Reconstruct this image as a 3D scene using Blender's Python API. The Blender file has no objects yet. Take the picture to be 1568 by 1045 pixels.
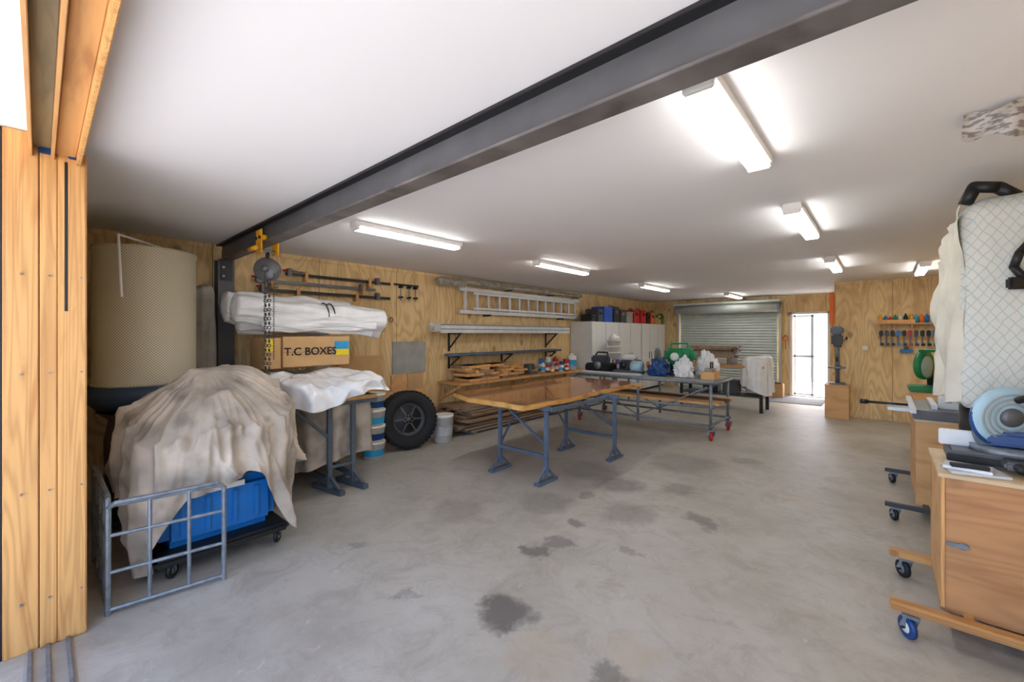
import bpy, bmesh, math, random
from mathutils import Vector, Matrix, noise
sc=bpy.context.scene
random.seed(4)
pi=math.pi
# ------------------------------------------------------------ materials
def srgb(c):
    return tuple(((x/12.92) if x<=.04045 else ((x+.055)/1.055)**2.4) for x in c)+(1,)
MC={}
def newmat(name):
    m=bpy.data.materials.new(name);m.use_nodes=True
    nt=m.node_tree;b=nt.nodes['Principled BSDF'];return m,nt,b
def N(nt,t,**kw):
    n=nt.nodes.new(t)
    for k,v in kw.items():
        if k in n.inputs.keys(): n.inputs[k].default_value=v
        else: setattr(n,k,v)
    return n
def math_(nt,op,a,b=None,c=None):
    n=nt.nodes.new('ShaderNodeMath');n.operation=op
    for i,v in enumerate((a,b,c)):
        if v is None: continue
        if isinstance(v,(int,float)): n.inputs[i].default_value=v
        else: nt.links.new(v,n.inputs[i])
    return n.outputs[0]
def coords(nt,scale=(1,1,1)):
    tc=N(nt,'ShaderNodeTexCoord');mp=N(nt,'ShaderNodeMapping');mp.inputs['Scale'].default_value=scale
    nt.links.new(tc.outputs['Object'],mp.inputs['Vector']);return mp.outputs[0]
def ramp(nt,fac,stops):
    r=N(nt,'ShaderNodeValToRGB');e=r.color_ramp.elements
    while len(e)<len(stops): e.new(.5)
    for i,(p,c) in enumerate(stops): e[i].position=p;e[i].color=c
    nt.links.new(fac,r.inputs[0]);return r.outputs[0]
def mix(nt,fac,a,b):
    n=nt.nodes.new('ShaderNodeMix');n.data_type='RGBA'
    for i,v in ((0,fac),(6,a),(7,b)):
        if isinstance(v,(int,float,tuple)): n.inputs[i].default_value=v
        else: nt.links.new(v,n.inputs[i])
    return n.outputs[2]
def plain(name,col,rough=.6,metal=0,var=.12,ns=6,bump=.0,stain=None):
    if name in MC: return MC[name]
    m,nt,b=newmat(name);v=coords(nt)
    n=N(nt,'ShaderNodeTexNoise',Scale=ns,Detail=4);nt.links.new(v,n.inputs['Vector'])
    c=srgb(col);d=tuple(x*(1-var*1.6) for x in c[:3])+(1,);l=tuple(min(1,x*(1+var)) for x in c[:3])+(1,)
    out=ramp(nt,n.outputs[0],[(.3,d),(.7,l)])
    if stain:
        n5=N(nt,'ShaderNodeTexNoise',Scale=5,Detail=5);nt.links.new(coords(nt,(1,1,.6)),n5.inputs['Vector'])
        out=mix(nt,ramp(nt,n5.outputs[0],[(.54,(0,0,0,1)),(.68,(.75,.75,.75,1))]),out,srgb(stain))
    nt.links.new(out,b.inputs['Base Color'])
    b.inputs['Roughness'].default_value=rough;b.inputs['Metallic'].default_value=metal
    if bump:
        bp=N(nt,'ShaderNodeBump',Strength=bump,Distance=.02);nt.links.new(n.outputs[0],bp.inputs['Height']);nt.links.new(bp.outputs[0],b.inputs['Normal'])
    MC[name]=m;return m
def wood(name,col,dark,scale=(1,1,12),rough=.55,knots=True,seam=None,coat=0,kd=.055,ks=2.2,grain=None,ga=.3):
    if name in MC: return MC[name]
    m,nt,b=newmat(name);v=coords(nt,scale)
    n=N(nt,'ShaderNodeTexNoise',Scale=2.2,Detail=6,Distortion=1.2);nt.links.new(v,n.inputs['Vector'])
    c=srgb(col);d=srgb(dark)
    out=ramp(nt,n.outputs[0],[(.3,d),(.48,c),(.75,tuple(min(1,x*1.12) for x in c[:3])+(1,))])
    if grain:
        g=N(nt,'ShaderNodeTexNoise',Scale=1.6,Detail=2,Distortion=.4);nt.links.new(coords(nt,grain),g.inputs['Vector'])
        f=math_(nt,'ABSOLUTE',math_(nt,'SINE',math_(nt,'MULTIPLY',g.outputs[0],55)))
        out=mix(nt,math_(nt,'MULTIPLY',math_(nt,'POWER',f,4),ga),out,tuple(x*.72 for x in d[:3])+(1,))
    if knots:
        v2=coords(nt,(1,1,.7));vo=N(nt,'ShaderNodeTexVoronoi',Scale=ks);nt.links.new(v2,vo.inputs['Vector'])
        k=ramp(nt,vo.outputs['Distance'],[(0,(.8,.8,.8,1)),(kd,(.5,.5,.5,1)),(kd*1.4,(0,0,0,1))])
        out=mix(nt,k,out,tuple(x*.38 for x in d[:3])+(1,))
    if seam:
        sp=N(nt,'ShaderNodeSeparateXYZ');nt.links.new(coords(nt),sp.inputs[0])
        f=math_(nt,'FRACT',math_(nt,'DIVIDE',math_(nt,'ADD',sp.outputs[seam],20.3),1.2))
        out=mix(nt,math_(nt,'LESS_THAN',f,.008),out,tuple(x*.45 for x in d[:3])+(1,))
    nt.links.new(out,b.inputs['Base Color']);b.inputs['Roughness'].default_value=rough
    b.inputs['Coat Weight'].default_value=coat
    MC[name]=m;return m
def emit(name,col,s):
    m,nt,b=newmat(name);b.inputs['Emission Color'].default_value=col+(1,);b.inputs['Emission Strength'].default_value=s
    b.inputs['Base Color'].default_value=(.9,.9,.9,1);return m

PLYL=wood('plywood_left',(.90,.78,.565),(.80,.64,.42),(1,1.6,.5),seam='Y',knots=True,ks=3.2,kd=.12,grain=(1,1.4,.35),ga=.42)
PLYB=wood('plywood_back',(.90,.78,.565),(.80,.64,.42),(1.6,1,.5),seam='X',knots=True,ks=3.2,kd=.12,grain=(1.4,1,.35),ga=.42)
PINE=wood('pine_timber',(.86,.655,.40),(.76,.53,.29),(7,7,.5),ks=3,kd=.1,grain=(4,4,.2),ga=.4)
PINEX=wood('pine_timber_x',(.80,.60,.37),(.67,.47,.27),(.5,7,7),ks=2)
OLIVE=wood('aged_olive_timber',(.53,.48,.35),(.4,.36,.27),(.5,7,7),knots=False)
PLYBOX=wood('plywood_box',(.84,.65,.43),(.76,.54,.34),(.6,3,3),ks=3,kd=.08)
LUM=wood('rough_lumber',(.62,.51,.40),(.42,.33,.25),(8,.5,8),knots=False)
LUM2=wood('grey_lumber',(.55,.48,.42),(.36,.31,.27),(8,.5,8),knots=False)
TOP=wood('varnished_slab',(.72,.45,.21),(.47,.25,.10),(5,.6,5),rough=.2,coat=.6,ks=2.0,kd=.2,grain=(3.2,.35,1),ga=.6)
EDGE=wood('live_edge_timber',(.84,.64,.36),(.68,.44,.2),(3,1,5),rough=.4,knots=False)
CARD=plain('cardboard',(.80,.64,.44),.8,var=.06)
CARD2=plain('dark_cardboard',(.6,.46,.33),.8)
WHITE=plain('white_paint',(.9,.89,.87),.5,var=.03)
PLAS=plain('white_plastic_film',(.92,.92,.92),.25,var=.04,bump=.4,ns=9)
CANVAS=plain('canvas_drop_cloth',(.75,.70,.635),.9,var=.24,ns=4,bump=.35,stain=(.47,.43,.38))
GREYC=plain('grey_cover_cloth',(.64,.61,.56),.85,var=.12)
STEEL=plain('galvanised_steel',(.52,.55,.58),.42,.45,var=.18,ns=20)
ALU=plain('aluminium',(.84,.85,.86),.4,.2,var=.06)
BEAM=plain('painted_beam_steel',(.34,.34,.35),.5,.1,var=.12,ns=4)
BEAML=plain('beam_flange_steel',(.43,.41,.40),.45,.1,var=.35,ns=3,stain=(.28,.26,.25))
BLK=plain('black_steel',(.12,.12,.13),.45,.1)
BLKP=plain('black_plastic',(.1,.1,.11),.5)
DGREY=plain('dark_grey_plastic',(.26,.27,.29),.5)
BLUEST=plain('blue_grey_steel',(.36,.42,.5),.45,.1)
DBLUE=plain('navy_enamel',(.2,.27,.36),.45)
BLUE=plain('blue_plastic',(.05,.45,.76),.35,var=.1)
LBLUE=plain('pale_blue_enamel',(.66,.79,.85),.3)
MBLUE=plain('mid_blue_enamel',(.1,.27,.5),.35)
RED=plain('red_plastic',(.75,.12,.1),.4)
GREEN=plain('green_enamel',(.1,.53,.32),.4)
YEL=plain('hoist_yellow',(.95,.68,.05),.4)
ORG=plain('orange_plastic',(.95,.45,.1),.5)
RUB=plain('tyre_rubber',(.12,.12,.125),.75)
RIM=plain('grey_rim',(.4,.4,.41),.4,.3)
BROWN=plain('brown_sack',(.4,.31,.24),.8)
SKY=plain('label_cyan',(.2,.65,.85),.5)
LYEL=plain('label_yellow',(.95,.85,.15),.5)
ZINC=plain('roller_door_steel',(.76,.79,.77),.45,.1,var=.05)
GREYBOARD=plain('grey_board',(.64,.64,.61),.6)

def concrete():
    m,nt,b=newmat('concrete_floor');v=coords(nt)
    n=N(nt,'ShaderNodeTexNoise',Scale=1.1,Detail=8,Roughness=.65);nt.links.new(v,n.inputs['Vector'])
    n2=N(nt,'ShaderNodeTexNoise',Scale=14,Detail=6);nt.links.new(v,n2.inputs['Vector'])
    n3=N(nt,'ShaderNodeTexNoise',Scale=3.5,Detail=9,Roughness=.8,Distortion=.8);nt.links.new(v,n3.inputs['Vector'])
    n4=N(nt,'ShaderNodeTexNoise',Scale=7,Detail=9,Roughness=.85,Distortion=1.5);nt.links.new(v,n4.inputs['Vector'])
    base=ramp(nt,n.outputs[0],[(.3,srgb((.62,.595,.55))),(.5,srgb((.71,.69,.65))),(.72,srgb((.77,.755,.725)))])
    base=mix(nt,math_(nt,'MULTIPLY',n2.outputs[0],.25),base,srgb((.62,.59,.535)))
    base=mix(nt,ramp(nt,n3.outputs[0],[(.48,(0,0,0,1)),(.62,(.45,.45,.45,1))]),base,srgb((.56,.53,.48)))
    base=mix(nt,ramp(nt,n4.outputs[0],[(.58,(0,0,0,1)),(.66,(.5,.5,.5,1))]),base,srgb((.82,.81,.785)))
    nd=N(nt,'ShaderNodeTexNoise',Scale=6,Detail=8,Roughness=.65);nt.links.new(v,nd.inputs['Vector'])
    w=N(nt,'ShaderNodeVectorMath',operation='MULTIPLY_ADD')
    nt.links.new(nd.outputs['Color'],w.inputs[0]);w.inputs[1].default_value=(.34,.34,0);nt.links.new(v,w.inputs[2])
    for (x,y,r,s,col) in [(-1.64,1.78,.19,.85,0),(-1.92,2.42,.12,.75,0),(-1.88,2.62,.13,.6,0),(-1.22,3.8,.13,.6,0),(-1.1,3.7,.1,.55,0),(-1.7,3.5,.3,.35,0),(-2.1,4.1,.3,.5,0),(-2.6,4.3,.4,.35,0),(-1.3,1.65,.2,.2,1),(-.95,1.95,.16,.2,1),(-2.4,3.2,.3,.3,0),(-.95,1.75,.11,.6,0),(-1.6,4.4,.2,.45,0),(-1.9,5.3,.5,.35,0),(-1.95,3.0,.1,.6,0),(-2.2,3.6,.09,.5,0),(-1.4,2.9,.07,.4,0),(-2.9,2.5,.3,.25,0),(-1.3,5.9,.2,.4,0),(-.6,4.9,.2,.15,1),(-3.0,1.6,.08,.4,0),(-2.2,1.5,.06,.4,0)]:
        dn=N(nt,'ShaderNodeVectorMath',operation='DISTANCE');nt.links.new(w.outputs[0],dn.inputs[0]);dn.inputs[1].default_value=(x+.17,y+.17,0)
        mr=N(nt,'ShaderNodeMapRange');nt.links.new(dn.outputs['Value'],mr.inputs[0])
        mr.inputs[1].default_value=r*.6;mr.inputs[2].default_value=r;mr.inputs[3].default_value=s;mr.inputs[4].default_value=0
        base=mix(nt,mr.outputs[0],base,srgb((.37,.35,.34)) if col==0 else srgb((.7,.58,.4)))
    nt.links.new(base,b.inputs['Base Color'])
    r=N(nt,'ShaderNodeMapRange');nt.links.new(n.outputs[0],r.inputs[0]);r.inputs[3].default_value=.35;r.inputs[4].default_value=.6
    nt.links.new(r.outputs[0],b.inputs['Roughness'])
    bp=N(nt,'ShaderNodeBump',Strength=.06,Distance=.02);nt.links.new(n2.outputs[0],bp.inputs['Height']);nt.links.new(bp.outputs[0],b.inputs['Normal'])
    return m
CONC=concrete()
CEIL=plain('ceiling_paint',(.94,.935,.94),.7,var=.01,ns=1)
def perforated():
    m,nt,b=newmat('perforated_cream_metal');sp=N(nt,'ShaderNodeSeparateXYZ');nt.links.new(coords(nt),sp.inputs[0])
    a=math_(nt,'ARCTAN2',sp.outputs[1],sp.outputs[0])
    u=math_(nt,'SINE',math_(nt,'MULTIPLY',a,100));w=math_(nt,'SINE',math_(nt,'MULTIPLY',sp.outputs[2],280))
    f=math_(nt,'GREATER_THAN',math_(nt,'MULTIPLY',u,w),.3)
    nt.links.new(mix(nt,f,srgb((.84,.80,.69)),srgb((.55,.51,.42))),b.inputs['Base Color']);b.inputs['Roughness'].default_value=.6;return m
PERF=perforated()
def quilt():
    m,nt,b=newmat('quilted_white_fabric');sp=N(nt,'ShaderNodeSeparateXYZ');nt.links.new(coords(nt),sp.inputs[0])
    n=N(nt,'ShaderNodeTexNoise',Scale=8,Detail=3);nt.links.new(coords(nt),n.inputs['Vector'])
    x=math_(nt,'ADD',math_(nt,'MULTIPLY',sp.outputs[0],1.),math_(nt,'MULTIPLY',n.outputs[0],.05));z=sp.outputs[2]
    p=math_(nt,'ABSOLUTE',math_(nt,'SINE',math_(nt,'MULTIPLY',math_(nt,'ADD',math_(nt,'MULTIPLY',x,1.5),z),42)))
    q=math_(nt,'ABSOLUTE',math_(nt,'SINE',math_(nt,'MULTIPLY',math_(nt,'SUBTRACT',math_(nt,'MULTIPLY',x,1.5),z),42)))
    f=math_(nt,'LESS_THAN',math_(nt,'MINIMUM',p,q),.2)
    nt.links.new(mix(nt,f,srgb((.84,.84,.81)),srgb((.72,.77,.76))),b.inputs['Base Color']);b.inputs['Roughness'].default_value=.8;return m
QUILT=quilt()

# ------------------------------------------------------------ mesh builder
class B:
    def __init__(s): s.bm=bmesh.new();s.mats=[]
    def mi(s,m):
        if m not in s.mats: s.mats.append(m)
        return s.mats.index(m)
    def merge(s,t,m,smooth=False,M=None):
        if M is not None: bmesh.ops.transform(t,matrix=M,verts=t.verts)
        i=s.mi(m)
        for f in t.faces: f.material_index=i;f.smooth=smooth
        me=bpy.data.meshes.new('t');t.to_mesh(me);t.free();s.bm.from_mesh(me);bpy.data.meshes.remove(me)
    def box(s,x0,x1,y0,y1,z0,z1,m,bev=.004,rot=0,M=None):
        t=bmesh.new();bmesh.ops.create_cube(t,size=1)
        dx,dy,dz=x1-x0,y1-y0,z1-z0
        bmesh.ops.scale(t,vec=(dx,dy,dz),verts=t.verts)
        if bev: bmesh.ops.bevel(t,geom=t.edges[:],offset=min(bev,abs(dx)*.4,abs(dy)*.4,abs(dz)*.4),segments=2,affect='EDGES')
        T=Matrix.Translation(((x0+x1)/2,(y0+y1)/2,(z0+z1)/2))@Matrix.Rotation(rot,4,'Z')
        if M is not None: T=M@T
        s.merge(t,m,False,T)
    def cyl(s,p,q,r,m,r2=None,seg=16,smooth=True,caps=True):
        p=Vector(p);q=Vector(q);v=q-p;t=bmesh.new()
        bmesh.ops.create_cone(t,cap_ends=caps,segments=seg,radius1=r,radius2=r if r2 is None else r2,depth=v.length)
        s.merge(t,m,smooth and seg>8,Matrix.Translation((p+q)/2)@v.to_track_quat('Z','Y').to_matrix().to_4x4())
    def bar(s,p,q,w,h,m,bev=.002):
        p=Vector(p);q=Vector(q);v=q-p;t=bmesh.new();bmesh.ops.create_cube(t,size=1)
        bmesh.ops.scale(t,vec=(w,h,v.length),verts=t.verts)
        if bev: bmesh.ops.bevel(t,geom=t.edges[:],offset=bev,segments=1,affect='EDGES')
        s.merge(t,m,False,Matrix.Translation((p+q)/2)@v.to_track_quat('Z','Y').to_matrix().to_4x4())
    def path(s,pts,r,m,seg=8):
        for a,b in zip(pts[:-1],pts[1:]): s.cyl(a,b,r,m,seg=seg);
        for a in pts[1:-1]: s.ball(a,r,m,8)
    def ball(s,c,r,m,seg=12,sc_=(1,1,1)):
        t=bmesh.new();bmesh.ops.create_uvsphere(t,u_segments=seg,v_segments=max(6,seg//2),radius=r)
        bmesh.ops.scale(t,vec=sc_,verts=t.verts);s.merge(t,m,True,Matrix.Translation(c))
    def lathe(s,prof,c,m,axis=(0,0,1),seg=32,smooth=True):
        t=bmesh.new();R=[]
        for r,z in prof: R.append([t.verts.new((r*math.cos(2*pi*i/seg),r*math.sin(2*pi*i/seg),z)) for i in range(seg)])
        for a,b in zip(R[:-1],R[1:]):
            for i in range(seg): t.faces.new((a[i],a[(i+1)%seg],b[(i+1)%seg],b[i]))
        bmesh.ops.recalc_face_normals(t,faces=t.faces)
        s.merge(t,m,smooth,Matrix.Translation(c)@Vector(axis).to_track_quat('Z','Y').to_matrix().to_4x4())
    def torus(s,c,R,r,m,axis=(0,0,1),seg=24,rs=8,a0=0,a1=2*pi):
        t=bmesh.new();rings=[];full=abs(a1-a0-2*pi)<1e-3;n=seg if full else seg+1
        for i in range(n):
            a=a0+(a1-a0)*i/seg
            rings.append([t.verts.new(((R+r*math.cos(2*pi*j/rs))*math.cos(a),(R+r*math.cos(2*pi*j/rs))*math.sin(a),r*math.sin(2*pi*j/rs))) for j in range(rs)])
        for i in range(seg):
            a=rings[i];b=rings[(i+1)%n]
            for j in range(rs): t.faces.new((a[j],a[(j+1)%rs],b[(j+1)%rs],b[j]))
        bmesh.ops.recalc_face_normals(t,faces=t.faces)
        s.merge(t,m,True,Matrix.Translation(c)@Vector(axis).to_track_quat('Z','Y').to_matrix().to_4x4())
    def grid(s,fn,nu,nv,m,closed=False,smooth=True):
        t=bmesh.new();V=[[t.verts.new(fn(i/(nu if closed else nu-1),j/(nv-1))) for j in range(nv)] for i in range(nu)]
        for i in range(nu if closed else nu-1):
            for j in range(nv-1):
                a=V[i];b=V[(i+1)%nu];t.faces.new((a[j],b[j],b[j+1],a[j+1]))
        bmesh.ops.remove_doubles(t,verts=t.verts,dist=1e-5);bmesh.ops.recalc_face_normals(t,faces=t.faces);s.merge(t,m,smooth)
    def drape(s,c,hx,hy,ztop,zbot,m,rot=0,nf=14,fold=.05,lump=.05,p=5,seed=0,nu=160,nv=40,flare=.1,tf=.42,peak=None,wr=.012,minz=.01):
        cx,cy=c
        def fn(u,v):
            th=2*pi*u;ct,st=math.cos(th),math.sin(th)
            R=1/((abs(ct)/hx)**p+(abs(st)/hy)**p)**(1/p)
            zb=zbot(th)
            if v<tf:
                k=v/tf;r=R*(k**.8);x,y=r*ct,r*st
                z=(peak(x,y) if peak else ztop)-.04*k**6+lump*noise.noise(Vector((x*2.5,y*2.5,seed)))
                kk=k*.5;amp=k
            else:
                k=(v-tf)/(1-tf);wv=k**.6
                x0,y0=R*ct,R*st
                zt=(peak(x0,y0) if peak else ztop)-.04+lump*noise.noise(Vector((x0*2.5,y0*2.5,seed)))
                ph=nf*th+4*noise.noise(Vector((ct*1.5,st*1.5,seed+2+k*.7)))
                f=1-2*abs(math.sin(ph/2))**.8+.5*math.sin(nf*1.9*th+1.3+seed)
                r=R+fold*f*wv+flare*wv;x,y=r*ct,r*st
                z=zt+(zb-zt)*k
                kk=.5+k*.6;amp=1
            q=Vector((ct*3.2,st*3.2,kk*1.3+seed))
            rn=1-abs(noise.noise(q))*3;rn2=1-abs(noise.noise(q*2.1+Vector((3,1,7))))*3
            g=Vector((x*3.5+seed,y*3.5,z*3.5));gn=1-abs(noise.noise(g))*3
            d=wr*amp*(rn+.6*rn2)+wr*.45*gn+.25*wr*noise.noise(Vector((x*9,y*9,z*9)))
            if v<tf: z+=d
            else: x+=ct*d;y+=st*d;z+=d*(1-k)
            z=max(z,minz)
            X=x*math.cos(rot)-y*math.sin(rot);Y=x*math.sin(rot)+y*math.cos(rot)
            return (cx+X,cy+Y,z)
        s.grid(fn,nu,nv,m,closed=True)
    def lump(s,c,sx,sy,sz,m,seed=0,amp=.35,f=3.):
        def fn(u,v):
            th=2*pi*u;ph=pi*v
            d=Vector((math.sin(ph)*math.cos(th),math.sin(ph)*math.sin(th),math.cos(ph)))
            k=1+amp*noise.noise(d*f*.7+Vector((seed,0,0)))+amp*.5*noise.noise(d*f*2+Vector((0,seed,0)))
            z=d.z*k
            return (c[0]+d.x*k*sx,c[1]+d.y*k*sy,max(c[2]-sz*.55,c[2]+z*sz))
        s.grid(fn,48,24,m,closed=True)
    def wheel(s,c,r,w,m,axis=(0,1,0),hub=None):
        a=Vector(axis).normalized()
        s.lathe([(r*.55,-w/2),(r*.85,-w/2),(r,-w/3),(r,w/3),(r*.85,w/2),(r*.55,w/2),(0,w/2.5)],c,m,axis,24)
        s.lathe([(0,-w*.55),(r*.5,-w*.5),(r*.55,-w*.3),(r*.55,w*.3),(r*.5,w*.5),(0,w*.55)],c,hub or STEEL,axis,20)
    def castor(s,x,y,r,top,m,ang=0,hub=None,fr=None):
        ax=(math.cos(ang),math.sin(ang),0);s.wheel((x,y,r),r,r*.5,m,ax,hub)
        fr=fr or STEEL
        for k in (-1,1):
            o=Vector(ax)*k*r*.42
            s.bar((x+o.x,y+o.y,r),(x+o.x*.8+.02,y+o.y*.8,top-.012),.006,r*.6,fr)
        s.box(x-r*.6+.01,x+r*.6+.01,y-r*.6,y+r*.6,top-.016,top,fr,.002)
        s.cyl((x-ax[0]*r*.5,y-ax[1]*r*.5,r),(x+ax[0]*r*.5,y+ax[1]*r*.5,r),.008,BLK,seg=8)
    def done(s,name,recenter=True,parent=None):
        me=bpy.data.meshes.new(name);s.bm.to_mesh(me);s.bm.free()
        for m in s.mats: me.materials.append(m)
        ob=bpy.data.objects.new(name,me);sc.collection.objects.link(ob)
        if recenter:
            xs=[v.co for v in me.vertices]
            c=Vector(((min(v.x for v in xs)+max(v.x for v in xs))/2,(min(v.y for v in xs)+max(v.y for v in xs))/2,min(v.z for v in xs)))
            me.transform(Matrix.Translation(-c));ob.location=c
        if parent: ob.parent=parent;ob.matrix_parent_inverse=Matrix.Translation(-parent.location)
        return ob
XL,XR,YB,YJ,XJ,H=-5.7,.8,13.0,10.4,-.72,2.62
# ------------------------------------------------------------ room
b=B();b.box(XL-.2,XR+.2,-.6,YB+.1,-.15,0,CONC,0);b.done('floor',False)
b=B();b.box(XL-.2,XR+.2,-.6,YB+.2,H,H+.15,CEIL,0);b.done('ceiling',False)
b=B();b.box(XL-.12,XL,-.1,YB+.1,0,H,PLYL,0);b.done('wall_left',False)
b=B();b.box(XR,XR+.12,-.1,YJ,0,H,PLYL,0);b.done('wall_right',False)
b=B();b.box(XJ,XR+.12,YJ,YJ+.12,0,H,PLYB,0)
b.box(XJ-.02,XJ,YJ-.03,YJ+.15,0,H,PINE,.002);b.done('wall_partition',False)
b=B();b.box(XJ,XJ+.12,YJ+.12,YB,0,H,PLYL,0);b.done('wall_side',False)
rx0,rx1,rz=-4.6,-2.16,2.12;dx0,dx1,dz=-1.8,-1.06,2.12
b=B()
b.box(XL,rx0,YB,YB+.12,0,H,PLYB,0);b.box(rx0,rx1,YB,YB+.12,rz,H,PLYB,0)
b.box(rx1,dx0,YB,YB+.12,0,H,PLYB,0);b.box(dx0,dx1,YB,YB+.12,dz,H,PLYB,0);b.box(dx1,XJ+.1,YB,YB+.12,0,H,PLYB,0)
b.done('wall_back',False)
b=B();b.box(XL,-3.26,-.2,.06,0,H,PLYB,0);b.done('wall_front',False)
b=B()
for x in (dx0-.05,dx1): b.box(x,x+.05,YB-.03,YB+.15,0,dz+.05,WHITE,.003)
b.box(dx0-.05,dx1+.05,YB-.03,YB+.15,dz,dz+.05,WHITE,.003);b.box(dx0,dx1,YB,YB+.14,0,.02,ALU,.003)
b.done('trim_1')
b=B()
b.box(dx0+.0,dx0+.05,YB+.2,YB+.24,.0,2.1,ALU,.003);b.box(dx0+.38,dx0+.43,YB+.2,YB+.24,0,2.1,ALU,.003)
b.box(dx0,dx0+.43,YB+.2,YB+.24,2.05,2.1,ALU,.003);b.box(dx0,dx0+.43,YB+.2,YB+.24,0,.06,ALU,.003);b.box(dx0,dx0+.43,YB+.2,YB+.24,1.0,1.05,ALU,.003)
b.done('door_1')
b=B()
def rd(u,v):
    z=.0+2.2*v;return (rx0-.03+(rx1-rx0+.06)*u,YB-.04+.014*math.sin(z*2*pi/.075),z)
b.grid(rd,2,240,ZINC)
b.cyl((rx0-.1,YB-.24,2.32),(rx1+.1,YB-.24,2.32),.13,ZINC,seg=32)
for x in (rx0-.1,rx1+.1): b.cyl((x-.01,YB-.24,2.32),(x+.01,YB-.24,2.32),.15,STEEL,seg=32);b.box(x-.03,x+.03,YB-.08,YB-.001,0,2.3,ZINC,.004)
b.box(rx0-.14,rx1+.14,YB-.4,YB-.02,2.44,2.5,ZINC,.004)
b.done('door_2')
b=B();b.box(XL,XL+.02,.06,YB,H-.05,H,PLYL,.002);b.done('trim_2',False)
b=B();b.box(XJ,XR,YJ-.02,YJ,H-.05,H,PLYB,.002);b.done('trim_3',False)
# outdoors
b=B();b.box(-30,30,-34,-.62,-.2,-.03,plain('concrete_apron',(.8,.79,.77),.9),0);b.done('ground',False)
b=B();b.box(-14,14,YB+.12,YB+16,-.2,-.03,plain('pale_driveway',(.9,.89,.87),.9),0);b.done('driveway',False)
b=B()
def fe(u,v): return (-6+9*u,YB+4.5+.02*math.sin(u*9*2*pi/.12),2.3*v-.03)
b.grid(fe,700,2,plain('blue_grey_cladding',(.72,.77,.82),.5));b.box(-6,3,YB+4.47,YB+4.53,2.27,2.33,WHITE,.01);b.done('corrugated_fence')
# steel portal
b=B()
y0,y1,z0=1.355,1.47,2.44;ym=(y0+y1)/2
b.box(XL,XR,y0,y1,z0,z0+.014,BEAML,.002);b.box(XL,XR,y0,y1,H-.016,H-.001,BLK,.002);b.box(XL,XR,ym-.02,ym+.02,z0+.014,H-.016,BEAM,0)
b.box(XL,XR,y0-.02,y0,H-.02,H-.001,BLK,.002)
b.done('steel_beam')
b=B()
b.box(XL+.001,XL+.015,1.32,1.48,0,z0,BEAM,.002);b.box(XL+.14,XL+.154,1.32,1.48,0,z0,BEAM,.002);b.box(XL+.015,XL+.14,1.385,1.415,0,z0,BEAM,0)
b.box(XL+.001,XL+.2,1.27,1.53,0,.015,BLK,.002)
b.box(XL+.154,XL+.162,1.34,1.46,2.2,z0,BLK,.002)
for z in (2.25,2.35): b.cyl((XL+.16,1.37,z),(XL+.175,1.37,z),.014,STEEL,seg=6)
b.done('steel_column')
# left timber post + sliding track lintel
b=B()
b.box(-3.25,-3.215,-.12,-.002,0,H-.002,PINE,.004);b.box(-3.25,-3.205,.002,.062,.0,2.56,PINE,.004);b.box(-3.25,-3.2,.064,.17,.0,2.56,PINE,.006);b.box(-3.25,-3.225,-.19,-.122,0,H-.002,BLK,.002)
b.box(-3.204,-3.198,.088,.1,1.72,2.5,BLK,.001)
for y in (.02,.12): b.box(-3.25,-3.19,y-.02,y+.03,2.52,2.57,MBLUE,.004)
for z in (.25,.8,1.4,1.9):
    for y in (.035,.15,-.06): b.cyl((-3.216,y,z),(-3.197,y,z),.005,STEEL,seg=8)
b.done('timber_door_post')
b=B()
b.box(-3.25,XR-.001,-.035,-.022,2.5,H-.001,PINEX,.002);b.box(-3.25,XR-.001,-.022,.04,2.55,H-.001,OLIVE,.002);b.box(-3.25,XR-.001,.04,.053,2.5,H-.001,PINEX,.002)
b.box(-3.25,XR-.001,.055,.13,2.53,H-.001,PINEX,.003);b.box(-3.25,XR-.001,.13,.148,2.49,H-.001,PINE,.003)
b.done('timber_lintel')
b=B()
for y in (-.03,.03,.1): b.box(-3.2,XR-.01,y-.008,y+.008,.0,.02,STEEL,.003)
b.box(-3.2,XR-.01,-.05,.12,0,.004,GREYC,.001)
b.done('sliding_door_floor_track')
# lights
LE=emit('led_diffuser',(1,.985,.955),11)
for (x,ya,yb) in [(-3.57,1.9,3.1),(-3.57,4.54,5.8),(-3.63,8.0,9.3),(-2.9,11.2,12.45),(-.54,1.7,2.75),(-.54,3.9,5.1),(-.54,6.9,8.1),(.42,8.2,9.4)]:
    b=B();b.box(x-.062,x+.062,ya-.03,yb+.03,H-.05,H-.001,WHITE,.004)
    b.box(x-.055,x+.055,ya,yb,H-.078,H-.049,LE,.014)
    for yy in (ya,yb): b.box(x-.058,x+.058,yy-.02,yy+.01,H-.08,H-.02,WHITE,.006)
    b.done('ceiling_batten_light')
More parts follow.
